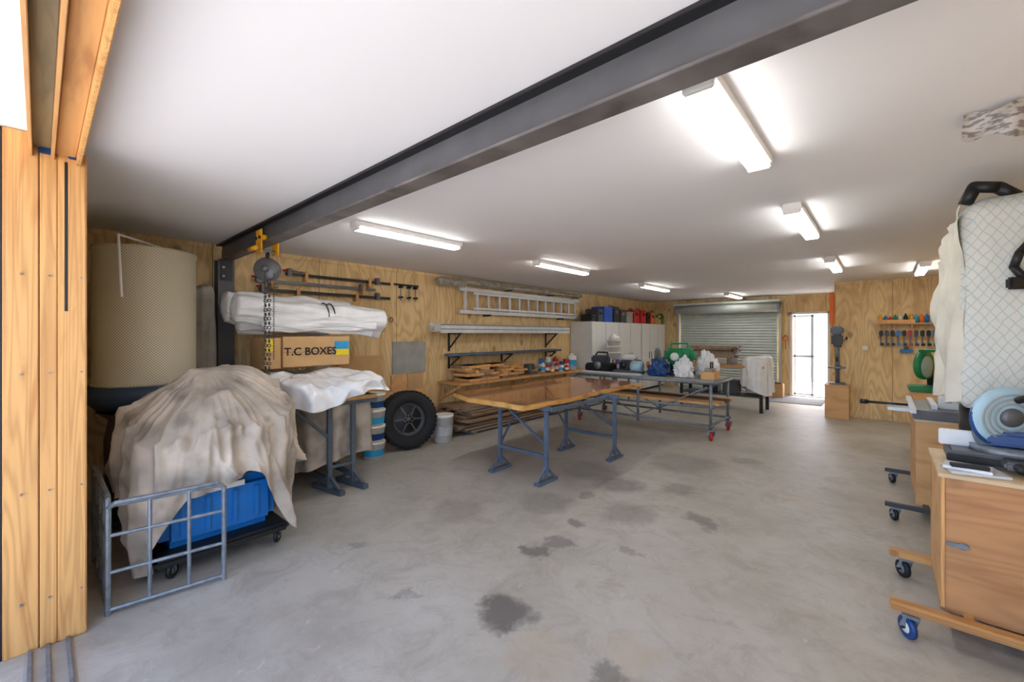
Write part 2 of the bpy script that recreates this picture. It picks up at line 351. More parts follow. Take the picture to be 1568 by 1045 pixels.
# ------------------------------------------------------------ left area
b=B();c=(-4.95,.64)
b.lathe([(.0,0),(.36,0),(.365,.02),(.355,.03),(.355,1.14),(.365,1.15),(.36,1.18),(.0,1.18)],(c[0],c[1],1.16),PERF,seg=64)
ob=b.done('perforated_filter')
b=B()
b.lathe([(0,0),(.33,0),(.4,.08),(.4,.16),(.38,.2),(0,.2)],(c[0],c[1],.96),DBLUE,seg=40)
for a in range(4):
    an=a*pi/2+pi/4;x,y=c[0]+.3*math.cos(an),c[1]+.3*math.sin(an);b.bar((x,y,.0),(x,y,.97),.035,.035,BLK)
b.box(c[0]-.32,c[0]+.32,c[1]-.3,c[1]+.32,.04,.08,BLK,.01)
b.lathe([(0,0),(.2,0),(.27,.1),(.28,.6),(.25,.78),(.33,.85)],(c[0],c[1],.09),BROWN,seg=32)
b.cyl((c[0]+.25,c[1]+.05,1.06),(c[0]+.42,c[1]+.02,1.06),.07,DBLUE);b.cyl((c[0]+.42,c[1]+.02,1.06),(c[0]+.44,c[1]+.02,1.06),.05,RED)
b.path([(c[0]+.37,c[1]-.2,1.9),(c[0]+.37,c[1]-.22,2.4),(c[0]+.1,c[1]+.1,2.37)],.009,WHITE)
ex=b.done('dust_extractor');ob.parent=ex;ob.matrix_parent_inverse=Matrix.Translation(-ex.location)
b=B();b.drape((-5.45,1.08),.14,.16,2.1,lambda t:.25,GREYC,nf=5,fold=.02,flare=.03,lump=.08,seed=4,nu=80)
b.box(-5.5,-5.38,.98,1.16,0,2.0,BLK,.01);b.done('covered_machine')
# draped machine w blue body
b=B()
def pk(x,y):
    return 1.31-.35*max(0,y-.12)**1.1-.95*max(0,x-.06)**1.3-.8*max(0,-y-.12)**1.1-.15*max(0,-x)
def zb(t):
    a=math.degrees(math.atan2(math.sin(t),math.cos(t)))
    def g(c0,w):
        d=(a-c0+180)%360-180;return math.exp(-(d/w)**2)
    z=.6-.58*g(-50,20)-.44*g(36,11)-.2*g(120,40)-.2*g(-130,40)+.04*math.sin(t*9)
    return max(.05,z)
b.drape((-3.93,.88),.52,.46,1.3,zb,CANVAS,nf=11,fold=.045,lump=.12,p=3.4,seed=7,nu=400,nv=120,flare=.07,tf=.42,peak=pk,wr=.034,minz=.03)
dr=b.done('canvas_drop_cloth')
b=B()
b.box(-4.35,-3.52,.52,1.22,.16,.56,BLUE,.06);b.box(-4.2,-3.7,.66,1.05,.56,.82,BLUE,.05)
for y in (.64,.78,.94,1.08): b.box(-3.525,-3.505,y-.02,y+.02,.24,.48,BLUE,.01)
b.box(-3.51,-3.498,.74,1.0,.5,.54,WHITE,.003)
b.box(-4.4,-3.42,.48,1.28,.1,.16,BLKP,.02)
for x in (-4.3,-3.5):
    for y in (.58,1.22): b.castor(x,y,.055,.115,BLKP,ang=.9)
b.done('blue_machine_on_dolly')
# stillage cage
b=B()
xa,xb,ya,yb=-4.15,-3.3,.26,.8;r=.011
b.path([(xa,ya,.67),(xb-.05,ya,.67),(xb-.015,ya+.0,.655),(xb,ya,.61),(xb,ya,.03)],.014,STEEL)
b.path([(xb,ya,.61),(xb+.03,ya+.03,.64),(xb+.08,yb-.04,.64),(xb+.08,yb,.6),(xb+.08,yb,.03)],.014,STEEL)
for z in (.03,.24,.45,.62):
    b.cyl((xa,ya,z),(xb,ya,z),.013 if z<.1 else r,STEEL,seg=8);b.cyl((xb,ya,z),(xb+.08,yb,z),.013 if z<.1 else r,STEEL,seg=8)
for i in range(1,4): x=xa+(xb-xa)*i/4;b.cyl((x,ya,.03),(x,ya,.67),r,STEEL,seg=8)
for t in (.33,.67): b.cyl((xb+.08*t,ya+(yb-ya)*t,.03),(xb+.08*t,ya+(yb-ya)*t,.64),r,STEEL,seg=8)
b.cyl((xa,ya,.0),(xa,ya,.67),.014,STEEL,seg=8)
b.cyl((xb,ya,0),(xb,ya,.05),.016,STEEL,seg=8);b.cyl((xb+.08,yb,0),(xb+.08,yb,.05),.016,STEEL,seg=8)
b.done('wire_stillage_cage')
# covered workbench
TRS=plain('trestle_grey_steel',(.36,.4,.44),.45,.2)
b=B()
b.box(-5.6,-4.15,1.62,2.45,.91,.95,PINEX,.004);b.box(-5.2,-4.4,1.8,2.35,.95,1.12,DGREY,.02)
for x in (-5.5,-4.2):
    b.bar((x,1.6,.89),(x,2.47,.89),.05,.05,TRS)
    for y in (1.95,2.2): b.bar((x,y,.03),(x,y,.88),.045,.045,TRS);b.bar((x-.26,y-.04,.025),(x+.2,y+.04,.025),.06,.05,TRS);b.bar((x+.16,y+.03,.05),(x,y,.16),.03,.03,TRS);b.bar((x-.2,y-.03,.05),(x,y,.16),.03,.03,TRS)
    b.bar((x,1.62,.86),(x,1.95,.55),.03,.03,TRS)
    b.bar((x,1.95,.25),(x,2.2,.25),.03,.03,TRS)
b.bar((-5.5,1.95,.12),(-4.2,1.95,.12),.04,.04,TRS);b.bar((-5.5,2.2,.12),(-4.2,2.2,.12),.04,.04,TRS)
tb=b.done('steel_trestle_bench')
b=B();b.drape((-4.84,2.03),.8,.5,1.16,lambda t:.95+.06*math.sin(3*t)+.03*math.sin(7*t),PLAS,nf=12,fold=.045,lump=.08,p=5,seed=3,flare=.09,tf=.6,wr=.024,nu=300,nv=60);b.done('plastic_dust_sheet',parent=tb)
b=B();b.drape((-4.93,2.12),.66,.38,.9,lambda t:.22+.1*math.sin(2*t+1),CANVAS,nf=10,fold=.02,lump=.0,p=6,seed=9,flare=.02,tf=.2);b.done('hanging_canvas_cover',parent=tb)
b=B()
b.box(-5.2,-4.7,1.69,2.42,1.25,1.575,CARD,.004);b.box(-4.699,-4.697,1.69,2.42,1.405,1.41,CARD2,0)
b.box(-4.7,-4.695,2.24,2.41,1.36,1.52,SKY,.001);b.box(-4.7,-4.694,2.25,2.41,1.36,1.43,LYEL,.001);b.box(-4.96,-4.94,1.69,2.42,1.573,1.577,CARD2,0)
b.box(-5.15,-4.72,1.52,1.68,1.24,1.56,CARD,.004);b.box(-4.72,-4.715,1.54,1.6,1.42,1.54,LYEL,.001)
bx=b.done('cardboard_box')
cu=bpy.data.curves.new('lettering','FONT');cu.body='T.C BOXES';cu.size=.115;cu.extrude=.001;cu.offset=.002;cu.align_x='CENTER';cu.align_y='CENTER'
tx=bpy.data.objects.new('lettering',cu);sc.collection.objects.link(tx);cu.materials.append(BLK)
tx.location=(-4.694,1.98,1.41);tx.rotation_euler=(pi/2,0,pi/2);tx.parent=bx;tx.matrix_parent_inverse=Matrix.Translation(-bx.location)
def roll(b,p,q,r,m,seed,amp=.06,fl=0):
    p=Vector(p);q=Vector(q);ax=(q-p).normalized();u0=ax.orthogonal().normalized();v0=ax.cross(u0)
    def fn(u,v):
        th=2*pi*u
        rr=1-abs(noise.noise(Vector((math.cos(th)*3,math.sin(th)*3,v*3+seed))))*2.5
        k=r*(1+amp*2*noise.noise(Vector((math.cos(th)*1.4,math.sin(th)*1.4,v*4+seed)))+.05*math.sin(v*14+th*2)+amp*.4*rr+fl*max(0,(v-.8)/.2)**2*(.6+.6*math.sin(th*3)))
        if v<.02: k*=v/.02*.85
        if v>.98: k*=(1-v)/.02*.85
        return p+(q-p)*v+u0*k*math.cos(th)+v0*k*math.sin(th)
    b.grid(fn,72,110,m,closed=True)
b=B()
roll(b,(-4.92,1.27,1.87),(-4.9,2.95,1.745),.15,PLAS,1,.2,.5);roll(b,(-5.15,1.25,1.9),(-5.12,2.6,1.82),.16,PLAS,5,.2);roll(b,(-4.75,1.5,1.71),(-4.72,2.75,1.69),.075,PLAS,9,.3,.8)
roll(b,(-5.05,1.35,1.69),(-5.0,2.5,1.69),.085,PLAS,12,.2)
b.torus((-4.91,2.2,1.8),.163,.008,DGREY,(0,1,0));b.torus((-4.91,2.27,1.795),.163,.008,DGREY,(0,1,0))
b.done('rolled_plastic_sheeting')
# hoist
b=B();hx=-4.3;hy=ym
for k in (-1,1):
    b.box(hx-.07,hx+.07,hy+k*.07-.006,hy+k*.07+.006,2.34,2.56,YEL,.004)
    for dx in (-.045,.045): b.cyl((hx+dx,hy+k*.025,2.485),(hx+dx,hy+k*.06,2.485),.028,YEL);b.cyl((hx+dx,hy+k*.076,2.485),(hx+dx,hy+k*.09,2.485),.015,BLK)
b.cyl((hx-.09,hy-.12,2.38),(hx-.09+.18,hy-.12,2.38),.02,YEL);b.cyl((hx,hy-.1,2.37),(hx,hy+.1,2.37),.016,STEEL)
b.torus((hx,hy,2.33),.03,.009,BLK,(0,1,0))
b.lathe([(0,-.05),(.09,-.05),(.11,-.03),(.11,.03),(.09,.05),(0,.05)],(hx,hy,2.2),RIM,(.8,-.6,0),32)
b.lathe([(.05,-.07),(.085,-.07),(.085,-.055),(.05,-.055)],(hx,hy,2.2),BLK,(.8,-.6,0),32);b.ball((hx+.05,hy-.04,2.2),.035,RIM)
CH=plain('hoist_chain_steel',(.28,.27,.26),.45,.3)
def chain(x,y,za,zb,s=.014):
    n=int((za-zb)/(s*1.9))
    for i in range(n): b.torus((x,y,za-i*s*1.9),s*.62,s*.22,CH,(1,0,0) if i%2 else (0,1,0),seg=8,rs=5)
chain(hx+.045,hy,2.12,1.17,.022);chain(hx-.05,hy,2.12,1.19,.022);chain(hx+.08,hy-.05,2.15,1.3,.012);chain(hx+.1,hy+.02,2.15,1.35,.012)
b.torus((hx+.045,hy,1.12),.03,.01,CH,(0,1,0),a0=-2,a1=2.6)
b.done('chain_hoist')
# pail stack
b=B()
for i in range(4):
    z=i*.205
    b.lathe([(0,0),(.125,0),(.148,.2),(.153,.2),(.153,.225),(.14,.225),(.0,.215)],(-4.93,2.86,z),WHITE,seg=28)
    b.lathe([(.133,.05),(.1425,.13)],(-4.93,2.86,z),SKY if i%2==0 else MBLUE,seg=28)
b.done('paint_pail_stack')
b=B()
b.lathe([(0,0),(.13,0),(.15,.36),(.156,.36),(.156,.4),(.145,.4),(0,.39)],(-4.95,4.02,0),WHITE,seg=28);b.torus((-4.95,4.02,.3),.16,.004,STEEL,(.5,0,1));b.lathe([(.137,.1),(.147,.25)],(-4.95,4.02,0),plain('label_grey',(.75,.75,.73)),seg=28)
b.done('paint_pail')
# tyre
b=B();ax=Vector((.96,-.28,.12)).normalized();ct=Vector((-5.02,3.44,.405));w=.13
b.lathe([(.235,-w*.85),(.3,-w),(.36,-w*.95),(.385,-w*.8),(.39,-w*.5),(.39,w*.5),(.385,w*.8),(.36,w*.95),(.3,w),(.235,w*.85),(.225,w*.6)],ct,RUB,ax,64)
q=ax.to_track_quat('Z','Y').to_matrix()
for i in range(40):
    a=2*pi*i/40
    for k in (-.09,-.03,.03,.09):
        o=q@Vector((math.cos(a+(.05 if k in(-.09,.03) else 0))*.392,math.sin(a+(.05 if k in(-.09,.03) else 0))*.392,k))
        M=Matrix.Translation(ct+o)@(q@Matrix.Rotation(a,3,'Z')).to_4x4()
        b.box(-.007,.007,-.022,.022,-.024,.024,RUB,.002,M=M)
b.lathe([(.235,w*.8),(.225,w*.5),(.2,w*.3),(.19,w*.25),(.19,-w*.6)],ct,RIM,ax,48)
b.lathe([(0,w*.42),(.06,w*.42),(.075,w*.3),(.195,w*.22)],ct,BLK,ax,40)
for i in range(6):
    a=2*pi*i/6
    p0=ct+q@Vector((math.cos(a)*.06,math.sin(a)*.06,w*.35));p1=ct+q@Vector((math.cos(a)*.2,math.sin(a)*.2,w*.3));b.bar(p0,p1,.045,.02,RIM)
    b.cyl(ct+q@Vector((math.cos(a+.5)*.055,math.sin(a+.5)*.055,w*.4)),ct+q@Vector((math.cos(a+.5)*.055,math.sin(a+.5)*.055,w*.52)),.01,STEEL,seg=6)
b.lathe([(0,w*.5),(.03,w*.48),(.035,w*.35)],ct,RIM,ax,20)
b.done('tyre')
def lean(name,y0,y1,z1,x0,x1,m,t=.02):
    b=B()
    M=Matrix.Translation((x0,0,0))@Matrix.Rotation(-math.atan2(x0-x1,z1),4,'Y')
    b.box(-t,0,y0,y1,0,z1,m,.003,M=M);return b.done(name)
lean('leaning_cardboard_sheet',2.72,3.4,1.3,-5.42,-5.62,CARD);lean('leaning_plywood_sheet',3.0,4.1,.75,-5.36,-5.5,PLYBOX)
b=B();b.box(XL+.001,XL+.02,3.62,4.25,.98,1.48,GREYBOARD,.003);b.box(XL+.001,XL+.02,3.6,3.88,.62,.96,PLYBOX,.002);b.box(XL+.001,XL+.02,3.9,4.2,.6,.97,CARD,.002);b.done('wall_mounted_board')
def sash(y0,y1,z,blocks,m=BLK):
    b=B();x=XL+.07
    b.box(x-.006,x+.006,y0,y1,z-.02,z+.02,m,.002)
    b.box(x-.03,x+.04,y0+.02,y0+.07,z-.03,z+.07,RIM,.008);b.cyl((x+.0,y0+.07,z+.04),(x,y0+.22,z+.04),.009,STEEL);b.cyl((x,y0-.02,z+.04),(x,y0+.04,z+.04),.012,RED)
    b.box(x-.03,x+.04,y1-.25,y1-.19,z-.03,z+.07,RIM,.008)
    for yy in blocks: b.box(XL+.001,x+.02,yy-.02,yy+.02,z-.07,z-.02,PINE,.003);b.box(x+.02,x+.04,yy-.02,yy+.02,z-.07,z+.05,PINE,.003)
    b.done('sash_clamp')
sash(2.05,3.55,2.36,(2.3,3.2));sash(1.75,3.55,2.14,(2.2,3.0));sash(1.7,3.3,2.25,(1.9,3.1),RIM)
b=B()
for y in (3.75,3.9,4.02): b.cyl((XL+.05,y,2.34),(XL+.05,y,2.12),.008,STEEL,seg=8);b.box(XL+.001,XL+.1,y-.012,y+.012,2.32,2.36,BLK,.003);b.box(XL+.001,XL+.1,y-.012,y+.012,2.16,2.19,BLK,.003)
b.box(XL+.001,XL+.03,3.65,4.1,2.36,2.39,BLK,.003);b.done('g_clamp')
b=B()
for y in (3.4,3.5,3.6): b.torus((XL+.02,y,1.82),.03,.006,BROWN,(1,0,.0),seg=14);b.cyl((XL+.001,y,1.86),(XL+.03,y,1.86),.004,STEEL,seg=6)
b.done('key_hooks')
# ladder
b=B();x=XL+.1
for z in (2.0,2.4): b.box(x-.03,x+.03,4.9,8.75,z-.032,z+.032,ALU,.006)
for i in range(13): y=5.05+i*.295;b.box(x-.02,x+.02,y-.025,y+.025,2.0,2.4,ALU,.006)
b.box(x+.035,x+.06,5.2,8.5,2.045,2.085,ALU,.004);b.box(x+.035,x+.06,5.2,8.5,2.32,2.36,ALU,.004)
for i in range(11): y=5.3+i*.295;b.box(x+.037,x+.058,y-.02,y+.02,2.05,2.35,ALU,.004)
for y in (5.6,8.0): b.box(XL+.001,x+.09,y-.02,y+.02,1.935,1.965,BLK,.003)
b.done('aluminium_ladder')
b=B();CLR=plain('clear_wrap_film',(.64,.62,.58),.25,var=.25,ns=12,bump=.4)
roll(b,(XL+.12,4.4,2.53),(XL+.12,8.9,2.53),.05,CLR,3,.12);roll(b,(XL+.17,4.35,2.48),(XL+.17,5.0,2.48),.055,CLR,8,.2)
for y in (4.6,6.2,7.6,8.6): b.box(XL+.001,XL+.2,y-.015,y+.015,2.455,2.47,BLK,.003)
b.done('wrapped_pipe_bundle')
b=B()
b.box(XL+.04,XL+.34,4.3,8.0,1.64,1.66,ALU,.003);b.box(XL+.33,XL+.35,4.3,8.0,1.62,1.76,ALU,.004);b.box(XL+.04,XL+.06,4.3,8.0,1.64,1.78,ALU,.004)
b.box(XL+.1,XL+.28,4.35,7.9,1.66,1.74,WHITE,.006);b.box(XL+.345,XL+.355,4.3,8.0,1.745,1.765,STEEL,.002);b.box(XL+.35,XL+.353,4.3,8.0,1.68,1.69,DGREY,0)
b.done('aluminium_plank')
b=B()
for y in (4.75,7.55):
    b.box(XL+.001,XL+.02,y-.02,y+.02,1.3,1.63,BLK,.003);b.box(XL+.001,XL+.34,y-.02,y+.02,1.6,1.619,BLK,.003);b.bar((XL+.02,y,1.35),(XL+.3,y,1.6),.015,.03,BLK)
b.done('shelf_bracket')
b=B()
for y in (4.75,6.1,7.55):
    b.box(XL+.001,XL+.02,y-.02,y+.02,1.0,1.25,BLK,.003);b.box(XL+.001,XL+.3,y-.02,y+.02,1.2,1.22,BLK,.003);b.bar((XL+.02,y,1.03),(XL+.27,y,1.2),.015,.03,BLK)
for x,z,m in ((.08,1.245,STEEL),(.13,1.245,BLUEST),(.19,1.24,STEEL),(.25,1.245,BLUEST)): b.cyl((XL+x,4.6,z),(XL+x,7.8,z),.022,m,seg=10)
b.done('pipe_rack')
# lumber stack
b=B();
for k in range(9):
    z=.03+k*.045;x=-5.62
    while x<-4.95:
        w=random.choice((.12,.15,.1));L0=4.3+random.uniform(0,.25);b.box(x,min(x+w-.006,-4.86),L0,7.6+random.uniform(-.2,.3),z,z+.036,random.choice((LUM,LUM,LUM2,BROWN if k<3 else LUM)),.003)
        if k<4 and random.random()<.35: b.box(x,min(x+w-.006,-4.86),L0-.004,L0,z+.002,z+.036,BLUEST,.0)
        x+=w
for y in (4.6,5.8,7.0): b.box(-5.6,-4.9,y,y+.08,0,.03,LUM2,.003)
b.done('lumber_stack')
b=B();b.box(-5.68,-5.1,4.5,8.4,.76,.8,PINEX,.004)
for y in (4.55,6.4,8.3):
    b.box(-5.695,-5.655,y-.02,y+.02,.45,.76,PINE,.003)
    b.bar((-5.66,y,.5),(-5.15,y,.75),.04,.04,PINE)
b.done('timber_workbench')
b=B()
for i in range(48):
    y=4.6+random.uniform(0,1.4);z=.801+.045*(i//8);b.box(-5.55,-5.2+random.uniform(-.05,.05),y,y+random.uniform(.1,.4),z,z+.042,random.choice((PINE,LUM,PLYBOX,PINEX)),.003,rot=random.uniform(-.15,.15))
b.done('timber_offcuts')
b=B();b.box(-5.5,-5.25,6.45,6.7,.801,.85,RIM,.006);b.box(-5.45,-5.3,6.48,6.58,.85,1.0,RIM,.012);b.box(-5.45,-5.3,6.62,6.68,.88,1.0,RIM,.01);b.cyl((-5.375,6.6,.93),(-5.375,6.8,.93),.015,STEEL);b.cyl((-5.3,6.8,.93),(-5.45,6.8,.93),.007,STEEL);b.done('bench_vice')
for i,(x,y,m,r,h) in enumerate([(-5.35,7.0,WHITE,.05,.2),(-5.35,7.15,RED,.06,.16),(-5.35,7.32,STEEL,.06,.15),(-5.35,7.5,RED,.08,.18),(-5.35,7.68,MBLUE,.05,.2),(-5.35,7.85,RED,.07,.24),(-5.35,8.08,WHITE,.11,.36),(-5.18,7.1,YEL,.04,.12),(-5.17,7.4,WHITE,.05,.14),(-5.17,7.62,RED,.05,.13),(-5.55,7.2,BLUE,.05,.26),(-5.55,7.45,WHITE,.06,.3),(-5.55,7.72,RED,.06,.3)]):
    b=B();b.lathe([(0,0),(r,0),(r,h*.8),(r*.9,h*.85),(r*.4 if i%3==0 else r*.95,h*.9),(r*.4 if i%3==0 else r*.95,h),(0,h)],(x,y,.801),m,seg=20);b.lathe([(r+.001,h*.2),(r+.001,h*.6)],(x,y,.801),WHITE if m is not WHITE else SKY,seg=20);b.done('paint_tin')
# white cabinets
WC=plain('white_cabinet',(.88,.88,.87),.4,var=.02)
for (ya,yb) in ((8.55,11.2),(11.25,12.9)):
    b=B();b.box(XL+.01,-5.12,ya,yb,.06,1.9,WC,.004);b.box(XL+.03,-5.16,ya+.02,yb-.02,0,.06,BLK,.002);b.box(-5.121,-5.119,ya+.02,yb-.02,.08,1.88,DGREY,0)
    n=4 if ya<9 else 3
    for i in range(n):
        w=(yb-ya)/n;b.box(-5.118,-5.1,ya+i*w+.008,ya+(i+1)*w-.008,.07,1.89,WC,.003);b.box(-5.1,-5.08,ya+i*w+(.06 if i%2 else w-.08),ya+i*w+(.08 if i%2 else w-.06),.9,1.1,STEEL,.004)
    b.done('white_storage_cabinet')
def case(name,x0,x1,y0,y1,z,h,m,m2=BLK):
    b=B();b.box(x0,x1,y0,y1,z,z+h*.6,m,.015);b.box(x0,x1,y0,y1,z+h*.61,z+h*.92,m,.015)
    b.box(x1-.005,x1+.01,(y0+y1)/2-.05,(y0+y1)/2-.02,z+h*.5,z+h*.7,m2,.003);b.box(x1-.005,x1+.01,(y0+y1)/2+.02,(y0+y1)/2+.05,z+h*.5,z+h*.7,m2,.003)
    yc=(y0+y1)/2;xc=(x0+x1)/2;w=min(.08,(y1-y0)/4)
    b.path([(xc,yc-w,z+h*.9),(xc,yc-w,z+h*1.02),(xc,yc+w,z+h*1.02),(xc,yc+w,z+h*.9)],.01,m2);return b.done(name)
z=1.901
case('black_tool_case',-5.45,-5.14,8.6,8.85,z,.18,BLKP)
case('grey_tool_case',-5.5,-5.14,8.9,9.15,z,.34,DGREY)
def crate(name,x0,x1,y0,y1,z,h,m):
    b=B();b.box(x0,x1,y0,y1,z,z+.02,m,.004)
    for a in (x0,x1-.015): b.box(a,a+.015,y0,y1,z,z+h,m,.004)
    for a in (y0,y1-.015): b.box(x0,x1,a,a+.015,z,z+h,m,.004)
    b.box(x0-.012,x1+.012,y0-.012,y0+.012,z+h-.03,z+h,m,.004);b.box(x0-.012,x1+.012,y1-.012,y1+.012,z+h-.03,z+h,m,.004);b.box(x1-.012,x1+.012,y0,y1,z+h-.03,z+h,m,.004);return b.done(name)
crate('blue_storage_crate',-5.5,-5.14,9.2,9.62,z,.38,plain('crate_blue',(.15,.35,.78)))
case('socket_set_case',-5.5,-5.14,9.68,10.0,z,.44,BLKP,STEEL);case('drill_case',-5.5,-5.14,10.05,10.35,z,.38,DGREY,YEL)
crate('clear_storage_tub',-5.5,-5.14,10.4,10.75,z,.3,GREYBOARD)
case('red_tool_case',-5.5,-5.14,10.8,11.18,z,.4,RED)
case('red_fuel_can',-5.5,-5.14,11.25,11.62,z,.42,RED);case('sander_case',-5.45,-5.14,11.68,11.92,z,.34,BLKP);case('orange_tool_case',-5.45,-5.14,11.98,12.2,z,.36,ORG);case('light_grey_tool_case',-5.45,-5.14,12.25,12.48,z,.4,GREYC);case('yellow_tool_case',-5.45,-5.14,12.52,12.68,z,.3,YEL);case('green_tool_case',-5.45,-5.14,12.72,12.88,z,.36,GREEN)
# ------------------------------------------------------------ slab table
b=B();tz=.875
x0,x1,y0,y1=-4.0,-2.72,3.25,6.02
P=[];n=24
for i in range(n): P.append((x0+(x1-x0)*i/n,y0+.03*noise.noise(Vector((i*.3,0,1)))+(.16*(1-i/n*3) if i<n/3 else 0)))
for i in range(n*2): P.append((x1+.07*noise.noise(Vector((i*.2,2,1)))+.03*math.sin(i*.13),y0+(y1-y0)*i/(2*n)))
for i in range(n): P.append((x1+(x0-x1)*i/n,y1+.05*noise.noise(Vector((i*.3,4,1)))))
for i in range(n*2): P.append((x0+.07*noise.noise(Vector((i*.2,6,1)))-.03*math.sin(i*.13),y1+(y0+.16-y1)*i/(2*n)))
t=bmesh.new();up=[t.verts.new((x,y,tz)) for x,y in P];f=t.faces.new(up)
r=bmesh.ops.extrude_face_region(t,geom=[f]);bmesh.ops.translate(t,verts=[v for v in r['geom'] if isinstance(v,bmesh.types.BMVert)],vec=(0,0,-.055))
bmesh.ops.recalc_face_normals(t,faces=t.faces);bmesh.ops.bevel(t,geom=[e for e in t.edges if e.calc_face_angle(0)>.9],offset=.008,segments=2,affect='EDGES')
b.merge(t,TOP)
ei=b.mi(EDGE);b.bm.faces.ensure_lookup_table()
for fc in b.bm.faces:
    if abs(fc.normal.z)<.9: fc.material_index=ei
for (y,x0,x1) in ((3.62,-3.4,-2.72),(4.88,-3.32,-2.58)):
    b.bar((x0-.1,y,.8),(x1+.05,y,.8),.045,.045,BLUEST)
    for x in (x0,x1):
        b.bar((x,y,.06),(x,y,.8),.04,.04,BLUEST)
        b.bar((x-.0,y-.17,.018),(x,y+.17,.018),.07,.03,BLUEST);b.bar((x,y-.15,.03),(x,y,.18),.018,.025,BLUEST);b.bar((x,y+.15,.03),(x,y,.18),.018,.025,BLUEST)
    b.bar((x0,y,.28),(x1,y,.28),.035,.035,BLUEST);b.bar((x0+.03,y,.8),(x1,y,.4),.018,.025,BLUEST)
    b.bar((x0,y,.3),(x0,y+(.4 if y<4 else -.4),.8),.018,.025,BLUEST)
for x in (-3.38,-2.66): b.bar((x,3.62,.79),(x,4.88,.79),.035,.04,BLUEST)
b.done('timber_slab_table')
# ------------------------------------------------------------ trolley
b=B();x0,x1,y0,y1=-4.3,-1.9,6.68,7.6
for y in (y0,y1):
    b.cyl((x0,y,.86),(x1,y,.86),.024,STEEL);b.cyl((x0,y,.22),(x1,y,.22),.02,STEEL)
    b.cyl((x0,y,.45),(x1,y,.5),.018,STEEL)
    for x in (x0+.05,(x0+x1)/2,x1-.05): b.cyl((x,y,.15),(x,y,.86),.022,STEEL)
    b.bar((x0+.1,y,.8),((x0+x1)/2,y,.24),.02,.02,STEEL);b.bar((x1-.1,y,.8),((x0+x1)/2,y,.24),.02,.02,STEEL)
for x in (x0,x0+.05,(x0+x1)/2,x1-.05,x1): b.cyl((x,y0,.86),(x,y1,.86),.022,STEEL);
for x in (x0+.05,x1-.05): b.cyl((x,y0,.22),(x,y1,.22),.02,STEEL);b.cyl((x,y0,.5),(x,y1,.5),.018,STEEL)
b.box(x0,x1,y0,y1,.885,.9,GREYBOARD,.003)
for i in range(5): b.box(x0+.15+.1*i,x1+.05,y0+.05+i*.16,y0+.19+i*.16,.52,.56,random.choice((LUM,PLYBOX,BROWN)),.003)
for x in (x0+.05,x1-.05):
    for y in (y0,y1): b.castor(x,y,.075,.16,RED,ang=.5,hub=STEEL)
b.done('steel_trolley')
zt=.901
b=B();b.box(-4.25,-3.75,6.85,7.2,zt,zt+.16,BLKP,.03);b.box(-4.15,-3.85,6.9,7.15,zt+.16,zt+.3,DGREY,.03);b.cyl((-3.95,6.84,zt+.13),(-3.95,6.8,zt+.13),.07,STEEL);b.path([(-4.1,7.0,zt+.3),(-4.05,7.0,zt+.36),(-3.85,7.0,zt+.36),(-3.8,7.0,zt+.14)],.015,BLK);b.done('bench_planer')
b=B();b.box(-3.66,-3.16,6.85,7.1,zt,zt+.06,RIM,.01);b.box(-3.56,-3.36,6.88,7.05,zt+.06,zt+.24,DGREY,.03);b.cyl((-3.34,6.97,zt+.13),(-3.16,6.97,zt+.13),.1,LBLUE);b.cyl((-3.46,6.87,zt+.15),(-3.46,6.83,zt+.15),.06,BLK);b.done('bench_grinder')
b=B();b.box(-3.7,-3.35,7.15,7.45,zt,zt+.22,BLKP,.03);b.box(-3.65,-3.4,7.2,7.4,zt+.22,zt+.32,WHITE,.03);b.cyl((-3.5,7.15,zt+.12),(-3.5,7.12,zt+.12),.08,RED);b.done('air_compressor')
b=B();b.box(-2.86,-2.4,7.1,7.4,zt,zt+.08,DGREY,.01);b.box(-2.84,-2.36,7.12,7.38,zt+.22,zt+.46,GREEN,.05);b.box(-2.75,-2.5,7.15,7.35,zt+.08,zt+.26,BLK,.01);b.cyl((-2.62,7.11,zt+.32),(-2.62,7.04,zt+.32),.13,GREEN);b.cyl((-2.62,7.04,zt+.32),(-2.62,7.02,zt+.32),.07,WHITE)
b.path([(-2.76,7.25,zt+.44),(-2.76,7.25,zt+.54),(-2.48,7.25,zt+.54),(-2.46,7.25,zt+.44)],.015,GREEN);b.done('green_chop_saw')
b=B();b.wheel((-3.02,7.3,zt+.24),.22,.05,RIM,(1,.2,0));b.box(-3.1,-2.94,7.2,7.4,zt,zt+.06,BLK,.01);b.done('grinding_wheel')
b=B();b.lump((-2.84,6.9,zt+.1),.16,.12,.17,MBLUE,1,.5,4);b.done('blue_rag')
b=B();b.lump((-2.42,6.88,zt+.11),.14,.11,.19,PLAS,2,.5,4);b.lump((-2.18,7.3,zt+.14),.15,.17,.24,PLAS,6,.5,4);b.done('white_plastic_bag')
b=B();b.box(-2.12,-1.92,6.75,7.05,zt,zt+.12,PLYBOX,.01);b.box(-2.08,-1.96,6.8,7.0,zt+.12,zt+.17,GREYC,.01);b.path([(-2.0,6.85,zt+.17),(-2.0,6.85,zt+.26),(-2.0,6.95,zt+.26),(-2.0,6.95,zt+.17)],.012,BLK);b.done('router_case')
b=B();b.box(-4.2,-3.05,6.69,6.74,zt,zt+.03,ALU,.003);b.done('aluminium_extrusion')
